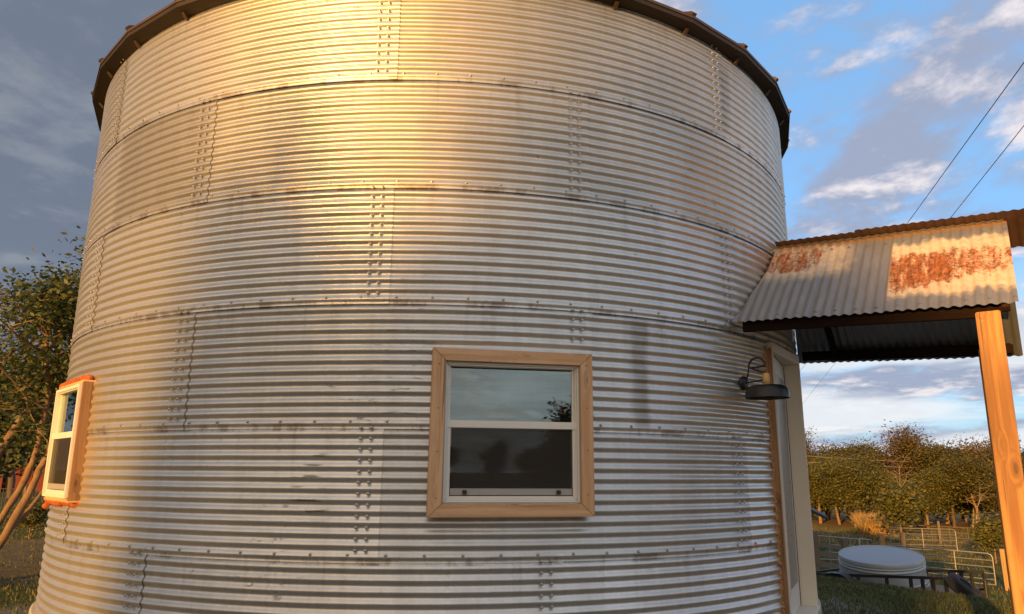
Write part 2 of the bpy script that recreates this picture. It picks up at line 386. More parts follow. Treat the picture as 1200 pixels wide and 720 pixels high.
# ------------------------------------------------------------------ helpers
class MB:
    """collects shapes into one mesh"""
    def __init__(s): s.v, s.f = [], []
    def add(s, vs, fs):
        o = len(s.v); s.v += [tuple(v) for v in vs]; s.f += [tuple(i + o for i in f) for f in fs]; return s
    def box(s, x0, x1, y0, y1, z0, z1, mat=None):
        vs = [Vector((x, y, z)) for z in (z0, z1) for y in (y0, y1) for x in (x0, x1)]
        if mat: vs = [mat @ v for v in vs]
        return s.add(vs, [(0, 2, 3, 1), (4, 5, 7, 6), (0, 1, 5, 4), (2, 6, 7, 3), (0, 4, 6, 2), (1, 3, 7, 5)])
    def prism(s, poly, y0, y1):
        """polygon in x,z pulled from y0 to y1"""
        n = len(poly)
        return s.add([(x, y0, z) for x, z in poly] + [(x, y1, z) for x, z in poly],
                     [tuple(range(n)), tuple(range(2 * n - 1, n - 1, -1))] + [(i, n + i, n + (i + 1) % n, (i + 1) % n) for i in range(n)])
    def bar(s, a, b, w, h=None):
        a, b = Vector(a), Vector(b); h = h or w; d = (b - a).normalized()
        u = d.cross(Vector((0, 0, 1)))
        if u.length < 1e-3: u = Vector((1, 0, 0))
        u.normalize(); q = u.cross(d)
        vs = [p + u * (i * w / 2) + q * (j * h / 2) for p in (a, b) for i, j in ((-1, -1), (1, -1), (1, 1), (-1, 1))]
        return s.add(vs, [(3, 2, 1, 0), (4, 5, 6, 7), (0, 1, 5, 4), (1, 2, 6, 5), (2, 3, 7, 6), (3, 0, 4, 7)])
    def tube(s, pts, rad, n=8, cap=True):
        pts = [Vector(p) for p in pts]; k = len(pts)
        rad = rad if isinstance(rad, (list, tuple)) else [rad] * k
        o = len(s.v); u = None
        for i, p in enumerate(pts):
            d = (pts[min(i + 1, k - 1)] - pts[max(i - 1, 0)]).normalized()
            if u is None:
                u = d.orthogonal().normalized()
            else:
                u = (u - d * u.dot(d)).normalized()
            w = d.cross(u)
            for j in range(n):
                t = 2 * pi * j / n; s.v.append(tuple(p + (u * cos(t) + w * sin(t)) * rad[i]))
        for i in range(k - 1):
            for j in range(n):
                a, b = o + i * n + j, o + i * n + (j + 1) % n
                s.f.append((a, b, b + n, a + n))
        if cap:
            s.f.append(tuple(o + j for j in reversed(range(n)))); s.f.append(tuple(o + (k - 1) * n + j for j in range(n)))
        return s
    def lathe(s, prof, n=32, mat=None):
        """profile of (radius, z)"""
        o = len(s.v)
        for r, z in prof:
            for j in range(n):
                v = Vector((r * cos(2 * pi * j / n), r * sin(2 * pi * j / n), z)); s.v.append(tuple(mat @ v if mat else v))
        for i in range(len(prof) - 1):
            for j in range(n):
                a, b = o + i * n + j, o + i * n + (j + 1) % n
                s.f.append((a, b, b + n, a + n))
        return s
    def mesh(s, name, mat, smooth=False, bevel=0):
        me = bpy.data.meshes.new(name); me.from_pydata(s.v, [], s.f); me.update()
        bm = bmesh.new(); bm.from_mesh(me)
        if bevel:
            bmesh.ops.bevel(bm, geom=[e for e in bm.edges if e.calc_face_angle(0) > .6], offset=bevel, segments=2, affect='EDGES', clamp_overlap=True)
        bmesh.ops.recalc_face_normals(bm, faces=bm.faces)
        bm.to_mesh(me); bm.free()
        if smooth:
            me.polygons.foreach_set('use_smooth', [True] * len(me.polygons))
            if smooth != 'all':
                me.set_sharp_from_angle(angle=R_(40))
        me.materials.append(mat); return me
    def obj(s, name, mat, parent=None, smooth=False, bevel=0, loc=None, rz=0):
        return link(name, s.mesh(name, mat, smooth, bevel), parent, loc, rz)


def link(name, me, parent=None, loc=None, rz=0):
    o = bpy.data.objects.new(name, me); COL.objects.link(o)
    if parent: o.parent = parent
    if loc is not None: o.location = loc
    o.rotation_euler = (0, 0, rz)
    return o


def tag(o, label=None, cat=None, group=None, kind=None):
    if label: o['label'] = label
    if cat: o['category'] = cat
    if group: o['group'] = group
    if kind: o['kind'] = kind
    return o


def thing(name, label, cat, loc=(0, 0, 0), rz=0, group=None):
    return tag(link(name, None, None, loc, rz), label, cat, group)


def copy_thing(root, loc, rz, label, group=None, scale=None):
    r = root.copy(); COL.objects.link(r); r.location = loc; r.rotation_euler = (0, 0, rz); r['label'] = label
    if group: r['group'] = group
    if scale: r.scale = scale
    for ch in list(root.children):
        c = ch.copy(); COL.objects.link(c); c.parent = r
        for g in list(ch.children):
            d = g.copy(); COL.objects.link(d); d.parent = c
    return r


def pol(az, d, z=0.): return Vector((d * sin(R_(az)), d * cos(R_(az)), z))


def lerp(a, b, t): return a + (b - a) * t


def sst(a, b, x):
    t = max(0, min(1, (x - a) / (b - a))); return t * t * (3 - 2 * t)


# ------------------------------------------------------------------ ground
QP = [(-1e4, 0), (9.7, 0), (11.0, -.10), (13, -.44), (16.6, -1.15), (22, -1.85), (29, -2.48), (40, -2.8), (52, -2.95), (70, -3.0), (1e5, -3.0)]


def gz(x, y):
    q = .866 * x + .5 * y
    for (a, za), (b, zb) in zip(QP, QP[1:]):
        if q <= b:
            z = lerp(za, zb, (q - a) / (b - a)); break
    d = hypot(x, y)
    return z + .05 * noise.noise(Vector((x * .35, y * .35, 0))) * min(1, d / 10) + .12 * noise.noise(Vector((x * .06, y * .06, 3))) * min(1, d / 30)


def build_ground():
    # one sheet: fine near, coarser out to the horizon
    def axis(lo, hi):
        out = [0.0]; st = .5
        while out[-1] < hi:
            st = .5 if out[-1] < 24 else st * 1.12
            out.append(out[-1] + st)
        neg = [0.0]; st = .5
        while -neg[-1] < -lo:
            st = .5 if -neg[-1] < 24 else st * 1.12
            neg.append(neg[-1] - st)
        return sorted(set(neg + out))
    xs, ys = axis(-1500, 1500), axis(-1500, 1500)
    v = [(x, y, gz(x, y)) for y in ys for x in xs]; n = len(xs)
    f = [(j * n + i, j * n + i + 1, (j + 1) * n + i + 1, (j + 1) * n + i) for j in range(len(ys) - 1) for i in range(n - 1)]
    mb = MB(); mb.v, mb.f = v, f
    tag(mb.obj('ground', MT['ground'], smooth='all'), kind='structure')


build_ground()

# ------------------------------------------------------------------ the grain bin
R = 3.765
CX, CY = 8.555 * sin(R_(-4.893)), 8.555 * cos(R_(-4.893))
RING = .8128; PITCH = RING / 12; AMP = .0074
Z0 = E - .512                              # lowest full seam
PAD = E - 1.135                             # top of the concrete base


def nvec(th): return Vector((sin(R_(th)), -cos(R_(th)), 0))
def tvec(th): return Vector((cos(R_(th)), sin(R_(th)), 0))


binn = thing('grain_bin', 'round corrugated galvanised steel grain bin turned into a cabin with wood trimmed window', 'grain bin', (CX, CY, 0))
MB().lathe([(0, PAD), (R + .035, PAD), (R + .05, PAD - .015), (R + .05, -.25)], 96).obj('concrete_base', MT['conc'], binn, True)

WIN_TH, LW_TH, DOOR_TH = 11.26, -47.1, 64.0
WIN_Z, LW_Z = E + .2525, E + .215
HOLES = [(WIN_TH, .46, WIN_Z - .46, WIN_Z + .46), (LW_TH, .365, LW_Z - .43, LW_Z + .43), (56.1, .485, PAD - .1, E + 1.04)]


def sheet_mesh(width, zb, zt, th0=None):
    """one rolled sheet: bottom and right edges lap over their neighbours"""
    ang = [-.25 + (width + .75) * i / 30 for i in range(31)]
    zs = [zb - .035 + (zt + .012 - zb + .035) * i / 126 for i in range(127)]
    holes = []
    if th0 is not None:
        for tc_, hw, z0, z1 in HOLES:
            a = math.degrees(asin(hw / R)); lo, hi = tc_ - a - th0, tc_ + a - th0
            if hi > ang[0] and lo < ang[-1] and z1 > zs[0] and z0 < zs[-1]:
                holes.append((lo, hi, z0, z1)); ang += [q for q in (lo, hi) if ang[0] < q < ang[-1]]; zs += [q for q in (z0, z1) if zs[0] < q < zs[-1]]
        ang.sort(); zs.sort()
    mb = MB(); n = len(ang)
    for z in zs:
        t = (z - zb) / (zt - zb)
        lap = max(0, (zb - .006 - z) / .029)           # the flattened lip
        w = AMP * cos(2 * pi * (z - Z0) / PITCH) * (1 - .75 * lap) + .0025 * lap
        for a in ang:
            s = (a + .25) / (width + .75)
            r = R + w + .0027 * (1 - t) + .0035 * s + .002 * max(0, (s - .985) / .015)
            mb.v.append((r * sin(R_(a)), -r * cos(R_(a)), z))
    for j in range(len(zs) - 1):
        for i in range(n - 1):
            am, zm = (ang[i] + ang[i + 1]) / 2, (zs[j] + zs[j + 1]) / 2
            if any(l < am < h and a < zm < b for l, h, a, b in holes): continue
            mb.f.append((j * n + i, j * n + i + 1, (j + 1) * n + i + 1, (j + 1) * n + i))
    return mb.mesh('wall_sheet', MT['galv'], 'all')


ROWS = [(Z0 - RING, -27.1), (Z0, -1.7), (Z0 + RING, -23.6), (Z0 + 2 * RING, -1.7), (Z0 + 3 * RING, -23.6), (Z0 + 4 * RING, -1.9)]
bolt_spots = []                            # (th, z)
for k, (zb, ths) in enumerate(ROWS):
    zt = zb + RING; zlo = max(zb, PAD) if k == 0 else zb
    shared = {}
    edges = [ths + 43 * i for i in range(-3, 4)]; edges += [edges[-1] + 51, edges[-1] + 102]
    for a, b in zip(edges, edges[1:]):
        w = round(b - a)
        cut = any(z1 > zb - .05 and z0 < zt + .05 and any(a - 9 < tc_ + q < b + 9 for q in (-360, 0, 360)) for tc_, hw, z0, z1 in HOLES)
        if cut: me = sheet_mesh(w, zlo, zt, a)
        else:
            if w not in shared: shared[w] = sheet_mesh(w, zlo, zt)
            me = shared[w]
        link('wall_sheet', me, binn, (0, 0, 0), R_(a))
        for i in range(12):                # double row of bolts up the joint
            zz = zb + PITCH * (i + .5) + .004
            if zz < PAD + .02: continue
            for d in (-.72, -1.72): bolt_spots.append((b + d, zz, True))
    if k:
        for i in range(100):
            th = ths + 43 / 12 * (i - 50) + 1.2
            if -75 < th < 75: bolt_spots.append((th, zb + .010, False))


def bolt_mb(r=.0074):
    m = MB()
    prof = [(r * 1.45, 0), (r * 1.45, .0025), (r, .003), (r, .006), (r * .7, .0092), (0.0001, .0105)]
    rot = Matrix.Rotation(R_(90), 4, 'X')   # axis points along local -Y (outwards)
    return m.lathe(prof, 8, rot)


def bad(th, z):
    if not -80 < th < 80: return True
    for tc_, hw, z0, z1 in HOLES:
        if abs(R * sin(R_(th - tc_))) < hw + .11 and z0 - .12 < z < z1 + .12: return True
    return False


bolt_spots = [b for b in bolt_spots if not bad(b[0], b[1])]


def bdist(b):
    p = Vector((CX, CY, 0)) + nvec(b[0]) * R; return (Vector((p.x, p.y, b[1])) - Vector((0, 0, E))).length


bolt_spots.sort(key=bdist)
bme = bolt_mb().mesh('bolt', MT['bolt'], True)
for th, z, up in bolt_spots[:100]:
    p = nvec(th) * (R + (.013 if up else .010)); link('bolt', bme, binn, (p.x, p.y, z), R_(th))
rest = MB(); b0 = bolt_mb()
for th, z, up in bolt_spots[100:]:
    p = nvec(th) * (R + (.013 if up else .010)); mt = Matrix.Translation((p.x, p.y, z)) @ Matrix.Rotation(R_(th), 4, 'Z')
    rest.add([mt @ Vector(v) for v in b0.v], b0.f)
tag(rest.obj('bolts', MT['bolt'], binn, True), kind='stuff')

# roof: straight edged panels between ribs, with folded drip edge and clips
NP = 34; TH_R = -29.5; ZE = E + 3.585; RE = 3.885
roof = MB(); apex = ZE + RE * tan(R_(27))
cor = [TH_R + 360 / NP * i for i in range(NP)]
oP = [nvec(t) * RE + Vector((0, 0, ZE)) for t in cor]
for i in range(NP):
    a, b = oP[i], oP[(i + 1) % NP]
    a2, b2 = a - Vector((0, 0, .05)), b - Vector((0, 0, .05))
    ai, bi = a * .965, b * .965; ai.z = bi.z = ZE - .062
    aw, bw = a * .955, b * .955; aw.z = bw.z = ZE - .02
    roof.add([(0, 0, apex), a, b], [(0, 1, 2)])
    roof.add([a, b, b2, a2], [(0, 1, 2, 3)])
    roof.add([a2, b2, bi, ai], [(0, 1, 2, 3)])
    roof.add([ai, bi, bw, aw], [(0, 1, 2, 3)])
ro = roof.obj('roof', MT['roof'], binn)
rib = MB(); clip = MB(); hook = MB()
for i, p in enumerate(oP):
    top = Vector((0, 0, apex)); d = (top - p).normalized()
    rib.bar(p + d * .01 + Vector((0, 0, .02)), p + d * 3.9 + Vector((0, 0, .02)), .05, .05)
rib.obj('roof_rib', MT['roofedge'], ro)
lip = MB()
for i in range(NP):
    a, b = oP[i], oP[(i + 1) % NP]; lip.bar(a, b, .014, .024)
lip.obj('roof_edge', MT['roofedge'], ro)
cl = MB()
n_ = nvec(0)
cl.bar(n_ * (RE - .03) + Vector((0, 0, ZE + .0)), n_ * (RE + .012) + Vector((0, 0, ZE + .040)), .045, .03)
ch_ = MB().bar(n_ * (RE - .10) + Vector((0, 0, ZE - .10)), n_ * (RE - .06) + Vector((0, 0, ZE - .055)), .03, .012)
cme = cl.mesh('eave_clip', MT['roofedge']); hme = ch_.mesh('eave_bracket', MT['roofedge'])
for i, t in enumerate(cor):
    if -75 < (t + 180) % 360 - 180 < 80: link('eave_clip', cme, ro, (0, 0, 0), R_(t)); link('eave_bracket', hme, ro, (0, 0, 0), R_(t))


# ------------------------------------------------------------------ windows (local x along the wall, -y outwards, z up; origin at the window's middle)
def ring(mb, hw, hh, t, y0, y1, cz=0, cx=0):
    """rectangular frame of four mitred members"""
    o = [(-hw + cx, -hh + cz), (hw + cx, -hh + cz), (hw + cx, hh + cz), (-hw + cx, hh + cz)]
    i = [(-hw + t + cx, -hh + t + cz), (hw - t + cx, -hh + t + cz), (hw - t + cx, hh - t + cz), (-hw + t + cx, hh - t + cz)]
    for k in range(4):
        q = (k + 1) % 4; mb.prism([o[k], o[q], i[q], i[k]], y0, y1)
    return mb


def vinyl_window(th, zc, hw, hh, out, vin, parent, latches):
    p = nvec(th) * (R + out)
    f = MB(); ring(f, hw, hh, .024, 0, .10); ring(f, hw - .024, hh - .024, .010, .012, .10)
    w = f.obj('window', vin, parent, bevel=.003, loc=(p.x, p.y, zc), rz=R_(th))
    iw, ih = hw - .034, hh - .034
    mid = zc * 0 + .045
    up = MB(); ring(up, iw, (ih - mid) / 2 + .012, .015, .034, .062, (ih + mid) / 2)
    up.obj('upper_sash', vin, w, bevel=.002)
    MB().box(-iw + .014, iw - .014, .045, .049, mid - .0, ih - .013).obj('upper_pane', MT['glass'], w)
    lo = MB(); ring(lo, iw, (ih + mid) / 2, .019, .016, .045, (mid - ih) / 2); lo.box(-iw - .011, iw + .011, .010, .046, mid - .022, mid + .024)
    lo.obj('lower_sash', vin, w, bevel=.002)
    MB().box(-iw + .023, iw - .023, .036, .040, -ih + .065, mid - .02).obj('lower_pane', MT['glass2'], w)
    br = MB().box(-iw + .024, iw - .024, .022, .044, -ih + .024, -ih + .066).obj('sill_rail', MT['greyrail'], w, bevel=.002)
    for s in (-1, 1) if latches else ():
        MB().box(s * (iw - .115) - .013, s * (iw - .115) + .013, .006, .024, -ih + .030, -ih + .056).obj('latch', MT['black'], w, bevel=.002)
    MB().box(-iw + .026, iw - .026, .020, .0212, -ih + .067, mid - .024).obj('insect_screen', MT['screen'], w)
    return w


win = vinyl_window(WIN_TH, WIN_Z, .452, .452, .034, MT['vinyl'], binn, True)
# mitred pine casing, proud of the vinyl
ho, hh_, t_ = .528, .5235, .084
o = [(-ho - .008, -hh_), (ho, -hh_), (ho, hh_ - .004), (-ho, hh_ + .002)]
i = [(-ho + t_ - .006, -hh_ + t_ - .006), (ho - t_, -hh_ + t_ - .006), (ho - t_, hh_ - t_), (-ho + t_, hh_ - t_ + .004)]
for k in range(4):
    q = (k + 1) % 4
    # a hairline open mitre at each corner
    g = .0012; A, B, Cc, D = [Vector((x, 0, z)) for x, z in (o[k], o[q], i[q], i[k])]
    ax = (B - A).normalized(); A, D, B, Cc = A + ax * g, D + ax * g, B - ax * g, Cc - ax * g
    c = MB().prism([(A.x, A.z), (B.x, B.z), (Cc.x, Cc.z), (D.x, D.z)], -.030, .045)
    b_ = c.obj('casing_board', MT['woodx' if k % 2 == 0 else 'woodz'], win, bevel=.002)
nails = MB()
for s in (-1, 1):
    for zz in (-.40, -.12, .15, .43):
        nails.lathe([(.004, 0), (.004, .002), (.0001, .002)], 8, Matrix.Translation((s * (ho - t_ / 2), -.0295, zz + .01 * s)) @ Matrix.Rotation(R_(90), 4, 'X'))
nails.obj('casing_nails', MT['black'], win)
cau = MB(); ring(cau, .4435 + .002, .4435 - .003, .006, -.006, .03); cau.obj('caulk', MT['greyrail'], win)

# the left window: boxed out on a wooden buck and foamed in
LH, LHW = .425, .362
lwin = vinyl_window(LW_TH, LW_Z, LHW, LH, .078, MT['vinyl'], binn, False)
for s in (-1, 1): MB().box(s * (LHW + .012) - .02, s * (LHW + .012) + .02, .022, .17, -LH - .02, LH + .02).obj('buck_side', MT['bucky'], lwin, bevel=.003)
for s in (-1, 1): MB().box(-LHW - .03, LHW + .03, .024, .15, s * (LH + .012) - .02 + .001, s * (LH + .012) + .02).obj('buck_rail', MT['woodx'], lwin, bevel=.003)


def foam(pts, r, seed, n=9, sub=5):
    """a lumpy bead of expanding foam"""
    mb = MB(); P, rad = [], []
    pts = [Vector(p) for p in pts]
    for a, b in zip(pts, pts[1:]):
        k = max(2, int((b - a).length / (r * .45)))
        for j in range(k): P.append(a.lerp(b, j / k))
    P.append(pts[-1])
    for i, p in enumerate(P):
        q = Vector((i * .31 + seed, seed * 1.7, 0))
        P[i] = p + Vector((noise.noise(q), noise.noise(q + Vector((9, 0, 0))), noise.noise(q + Vector((0, 7, 0))))) * r * .9
        rad.append(r * (1 + .55 * noise.noise(q * 1.7 + Vector((3, 3, 0)))))
    rad[0] *= .5; rad[-1] *= .5
    mb.tube(P, rad, n)
    return mb


def wall_y(x, out):                                            # local y of the wall face under a window standing `out` proud
    return out + R - sqrt(R * R - x * x)


def bead(mb_list):
    m = MB()
    for q in mb_list: m.add(q.v, q.f)
    return m


x1 = LHW + .04
f1 = foam([(-x1 - .02, .06, LH + .036), (-.1, .05, LH + .046), (x1 - .02, .075, LH + .048)], .025, 3)
f2 = foam([(x1 + .02, .11, -LH - .03), (.1, .07, -LH - .036), (-x1 + .05, .06, -LH - .042), (-x1, .05, -LH - .09)], .024, 11)
for q in (f1, f2): q.obj('foam_sealant', MT['foam'], lwin, 'all')
f3 = foam([(x1 + .012, .142, -LH), (x1 + .012, .142, 0), (x1 + .012, .142, LH + .02)], .022, 23)
f3.obj('foam_sealant', MT['foamtan'], lwin, 'all')

# ------------------------------------------------------------------ the door, set in a deep frame on the right
DZ1 = E + .985
p = nvec(48.5) * R + tvec(DOOR_TH) * .48      # the frame is flush on the near side and recessed on the far side
dw = .42; F0 = -.045; FO = -.180
slab = MB().box(-dw, dw, F0 + .004, F0 + .048, PAD + .03, DZ1 - .012)
door = slab.obj('door', MT['doorp'], binn, bevel=.003, loc=(p.x, p.y, 0), rz=R_(DOOR_TH))
dg = MB(); ring(dg, .31, .88, .02, F0 - .004, F0 + .0035, PAD + 1.10); dg.obj('door_lite_frame', MT['doorp'], door, bevel=.002)
MB().box(-.291, .291, F0 - .001, F0 + .003, PAD + .24, PAD + 1.96).obj('door_pane', MT['dgrey'], door)
MB().box(dw + .012, dw + .05, FO, .10, PAD, DZ1 + .085).obj('door_jamb', MT['jamb'], door, bevel=.003)
MB().box(-dw - .034, -dw - .010, F0 - .012, .09, PAD, DZ1 + .084).obj('door_jamb', MT['doorp'], door, bevel=.003)
hd = MB(); hx = [(-dw - .035, F0 - .013), (dw + .010, FO + .002), (dw + .010, .09), (-dw - .035, .09)]
hd.add([(x, y, z) for z in (DZ1, DZ1 + .08) for x, y in hx], [(3, 2, 1, 0), (4, 5, 6, 7), (0, 1, 5, 4), (1, 2, 6, 5), (2, 3, 7, 6), (3, 0, 4, 7)])
hd.obj('door_header', MT['jamb'], door, bevel=.003)
MB().box(-dw - .072, -dw - .036, F0, .14, PAD + .01, DZ1 + .03).obj('door_buck', MT['bucky'], door, bevel=.004)
ws = MB().box(dw + .0005, dw + .0115, F0, F0 + .04, PAD + .03, DZ1 - .012); ws.box(-dw, dw, F0 + .01, F0 + .04, DZ1 - .0115, DZ1 - .0005)
ws.obj('weatherstrip', MT['black'], door)
MB().box(-dw - .04, dw + .055, FO - .012, .05, PAD + .001, PAD + .028).obj('door_sill', MT['vinylw'], door, bevel=.003)
foam([(-dw - .078, .0, PAD + .02), (-dw - .078, .0, E), (-dw - .078, .0, DZ1)], .014, 41).obj('foam_sealant', MT['foamtan'], door, 'all')

# ------------------------------------------------------------------ the porch roof
PTH = 55.0; A0 = 4.6
po = Vector((CX, CY, 0)) + nvec(PTH) * A0
porch = thing('porch', 'gabled porch roof of rusty corrugated sheets on orange pine posts beside the bin', 'porch', (po.x, po.y, 0), R_(PTH))
ZR, BW, DROP = E + 1.93, .97, .82           # ridge height, half width, fall to the eave
CP, CA = .0677, .0068


def slope_sheet(a0, a1, side, b0, b1, lift=0., clipw=True, nb=26, far_extra=0.):
    """corrugations run down the slope; side -1 faces the camera"""
    mb = MB(); na = max(4, int((a1 - a0) / CP * 8))
    sl = DROP / BW; nx, nz = side * sl / sqrt(1 + sl * sl), 1 / sqrt(1 + sl * sl)
    for j in range(nb + 1):
        b = lerp(b0, b1, j / nb)
        amin = sqrt(R * R - b * b) + .014 if clipw else -1
        for i in range(na + 1):
            a = max(lerp(a0, a1, i / na), amin)
            h = CA * cos(2 * pi * a / CP) + lift + .004 * noise.noise(Vector((a * 2, b * 2, side * 5)))
            mb.v.append((side * b + nx * h, -(a - A0), ZR - sl * b + nz * h))
    n = na + 1
    for j in range(nb):
        for i in range(na):
            q = (j * n + i, j * n + i + 1, (j + 1) * n + i + 1, (j + 1) * n + i)
            if (Vector(mb.v[q[0]]) - Vector(mb.v[q[1]])).length < 1e-5 and (Vector(mb.v[q[3]]) - Vector(mb.v[q[2]])).length < 1e-5: continue
            mb.f.append(q)
    return mb


for a0, a1, lf in ((3.6, 4.22, .004), (4.18, 4.76, .0), (4.72, 5.50, .005)):
    slope_sheet(a0, a1, -1, .0, BW, lf).obj('roof_sheet', MT['rusty'], porch, 'all')
for a0, a1, lf in ((3.6, 4.4, .004), (4.36, 5.05, 0), (5.01, 5.48, .005)):
    slope_sheet(a0, a1, 1, -.02, BW + .09, lf).obj('roof_sheet', MT['under'], porch, 'all')
slope_sheet(3.74, 4.50, 1, -.055, .20, .018, True, 8).obj('ridge_strip', MT['ridge'], porch, 'all')
slope_sheet(4.44, 5.78, 1, -.065, .20, .024, True, 8).obj('ridge_strip', MT['ridge'], porch, 'all')
# roof screws along the eaves
sl = DROP / BW
screw = MB().lathe([(.012, .010), (.012, .013), (.006, .014), (.006, .02), (.0001, .021)], 8).mesh('roof_screw', MT['bolt'], True)
for i in range(12):
    a = CP * round((4.0 + i * .135) / CP)
    for b in (.12, BW - .05):
        pt = Vector((-b, -(a - A0), ZR - sl * b)); nn = Vector((-sl, 0, 1)).normalized()
        q = link('roof_screw', screw, porch, pt); q.rotation_euler = nn.to_track_quat('Z', 'Y').to_euler()
ZEV = ZR - DROP
# near and far eave beams, end rafters, ridge board
for s in (-1, 1):
    bx = s * (BW - .075)
    MB().box(bx - .02, bx + .02, -(5.405 - A0), -(3.72 - A0), ZEV - .070, ZEV + .015).obj('beam', MT['beam'], porch, bevel=.003)
    bi = s * (BW - .42); zi = ZR - sl * (BW - .42) - .035
    MB().box(bi - .019, bi + .019, -(5.44 - A0), -(3.85 - A0), zi - .09, zi).obj('purlin', MT['beam'], porch, bevel=.003)
MB().box(-.019, .019, -(5.44 - A0), -(3.83 - A0), ZR - .16, ZR - .045).obj('ridge_board', MT['beam'], porch, bevel=.003)
for a in (4.02, 5.32):
    for s in (-1, 1):
        r_ = MB().bar((s * .03, -(a - A0), ZR - .085), (s * (BW - .10), -(a - A0), ZR - sl * (BW - .10) - .085), .038, .085)
        r_.obj('rafter', MT['beam'], porch)
# far side fascia hanging below the far eave
MB().box(BW - .052, BW - .014, -(5.42 - A0), -(3.95 - A0), ZEV - .074, ZEV + .012).obj('fascia', MT['beam'], porch, bevel=.003)
PW = .14
for s in (-1, 1):
    bx = s * .86
    pm = MB().box(-PW / 2, PW / 2, -PW / 2, PW / 2, -ZEV - .05 + .0, 0.0)
    pm.obj('post', MT['post'], porch, bevel=.006, loc=(bx, -(5.325 - A0), ZEV + (.0 if s < 0 else .0)))

for c in porch.children:                   # the whole roof sags a little towards its outer end
    if c.name.startswith('post'): c.location.z -= .041 * .8 + .03; c.location.y += .085 * (c.location.x > 0); continue
    if c.name.startswith('roof_screw'): c.location.z += .041 * c.location.y; continue
    for v in c.data.vertices: v.co.z += .041 * v.co.y
cd = MB().tube([(0, 0, 0), (.004, 0, -.06), (.010, .003, -.12), (.012, .003, -.19)], .006, 6)  # white tube put in where bright sky shows through a gap
cc = Vector((CX, CY, 0)) + nvec(PTH) * 3.93 + tvec(PTH) * -.30
tag(cd.obj('sky_gap', MT['sky_gap'], loc=(cc.x, cc.y, E + 1.26), smooth=True), 'short white strip standing in for a bright gap of sky under the porch roof', 'sky_gap')

# ------------------------------------------------------------------ wall lamp
LTH = 41.9; lp = Vector((CX, CY, 0)) + nvec(LTH) * (R + .012)
lamp = thing('wall_lamp', 'black gooseneck barn lamp with wide shade on the steel wall beside the door', 'lamp', (lp.x, lp.y, E + .685), R_(LTH))
rx = Matrix.Rotation(R_(90), 4, 'X')
MB().lathe([(.0001, .028), (.030, .028), (.050, .020), (.056, .008), (.056, 0)], 28, rx).obj('wall_plate', MT['shade'], lamp, True)
arm = [(0, -.02, .01), (0, -.045, .06), (0, -.055, .11)]
arm += [(0, -.125 - .07 * cos(t), .115 + .07 * sin(t)) for t in [pi * i / 10 for i in range(0, 11)]] + [(0, -.195, .06)]
am = MB().tube(arm, .0075, 10); am.tube([(0, -.02, 0), (0, -.18, .012)], .006, 8)
am.obj('arm', MT['shade'], lamp, True)
at = Matrix.Translation((0, -.195, 0))
MB().lathe([(.0001, .062), (.022, .060), (.026, .05), (.027, .005), (.024, -.012), (.018, -.022), (.018, -.04)], 24, at).obj('socket', MT['brass'], lamp, True)
sh = [(.0001, -.030), (.06, -.031), (.115, -.035), (.142, -.048), (.156, -.078), (.161, -.128), (.156, -.128), (.151, -.080), (.136, -.055), (.10, -.043), (.0001, -.038)]
MB().lathe(sh, 48, at).obj('shade', MT['shade'], lamp, True)
MB().lathe([(.0001, -.104), (.02, -.10), (.03, -.08), (.024, -.055), (.014, -.039)], 20, at).obj('bulb', MT['vinylw'], lamp, True)


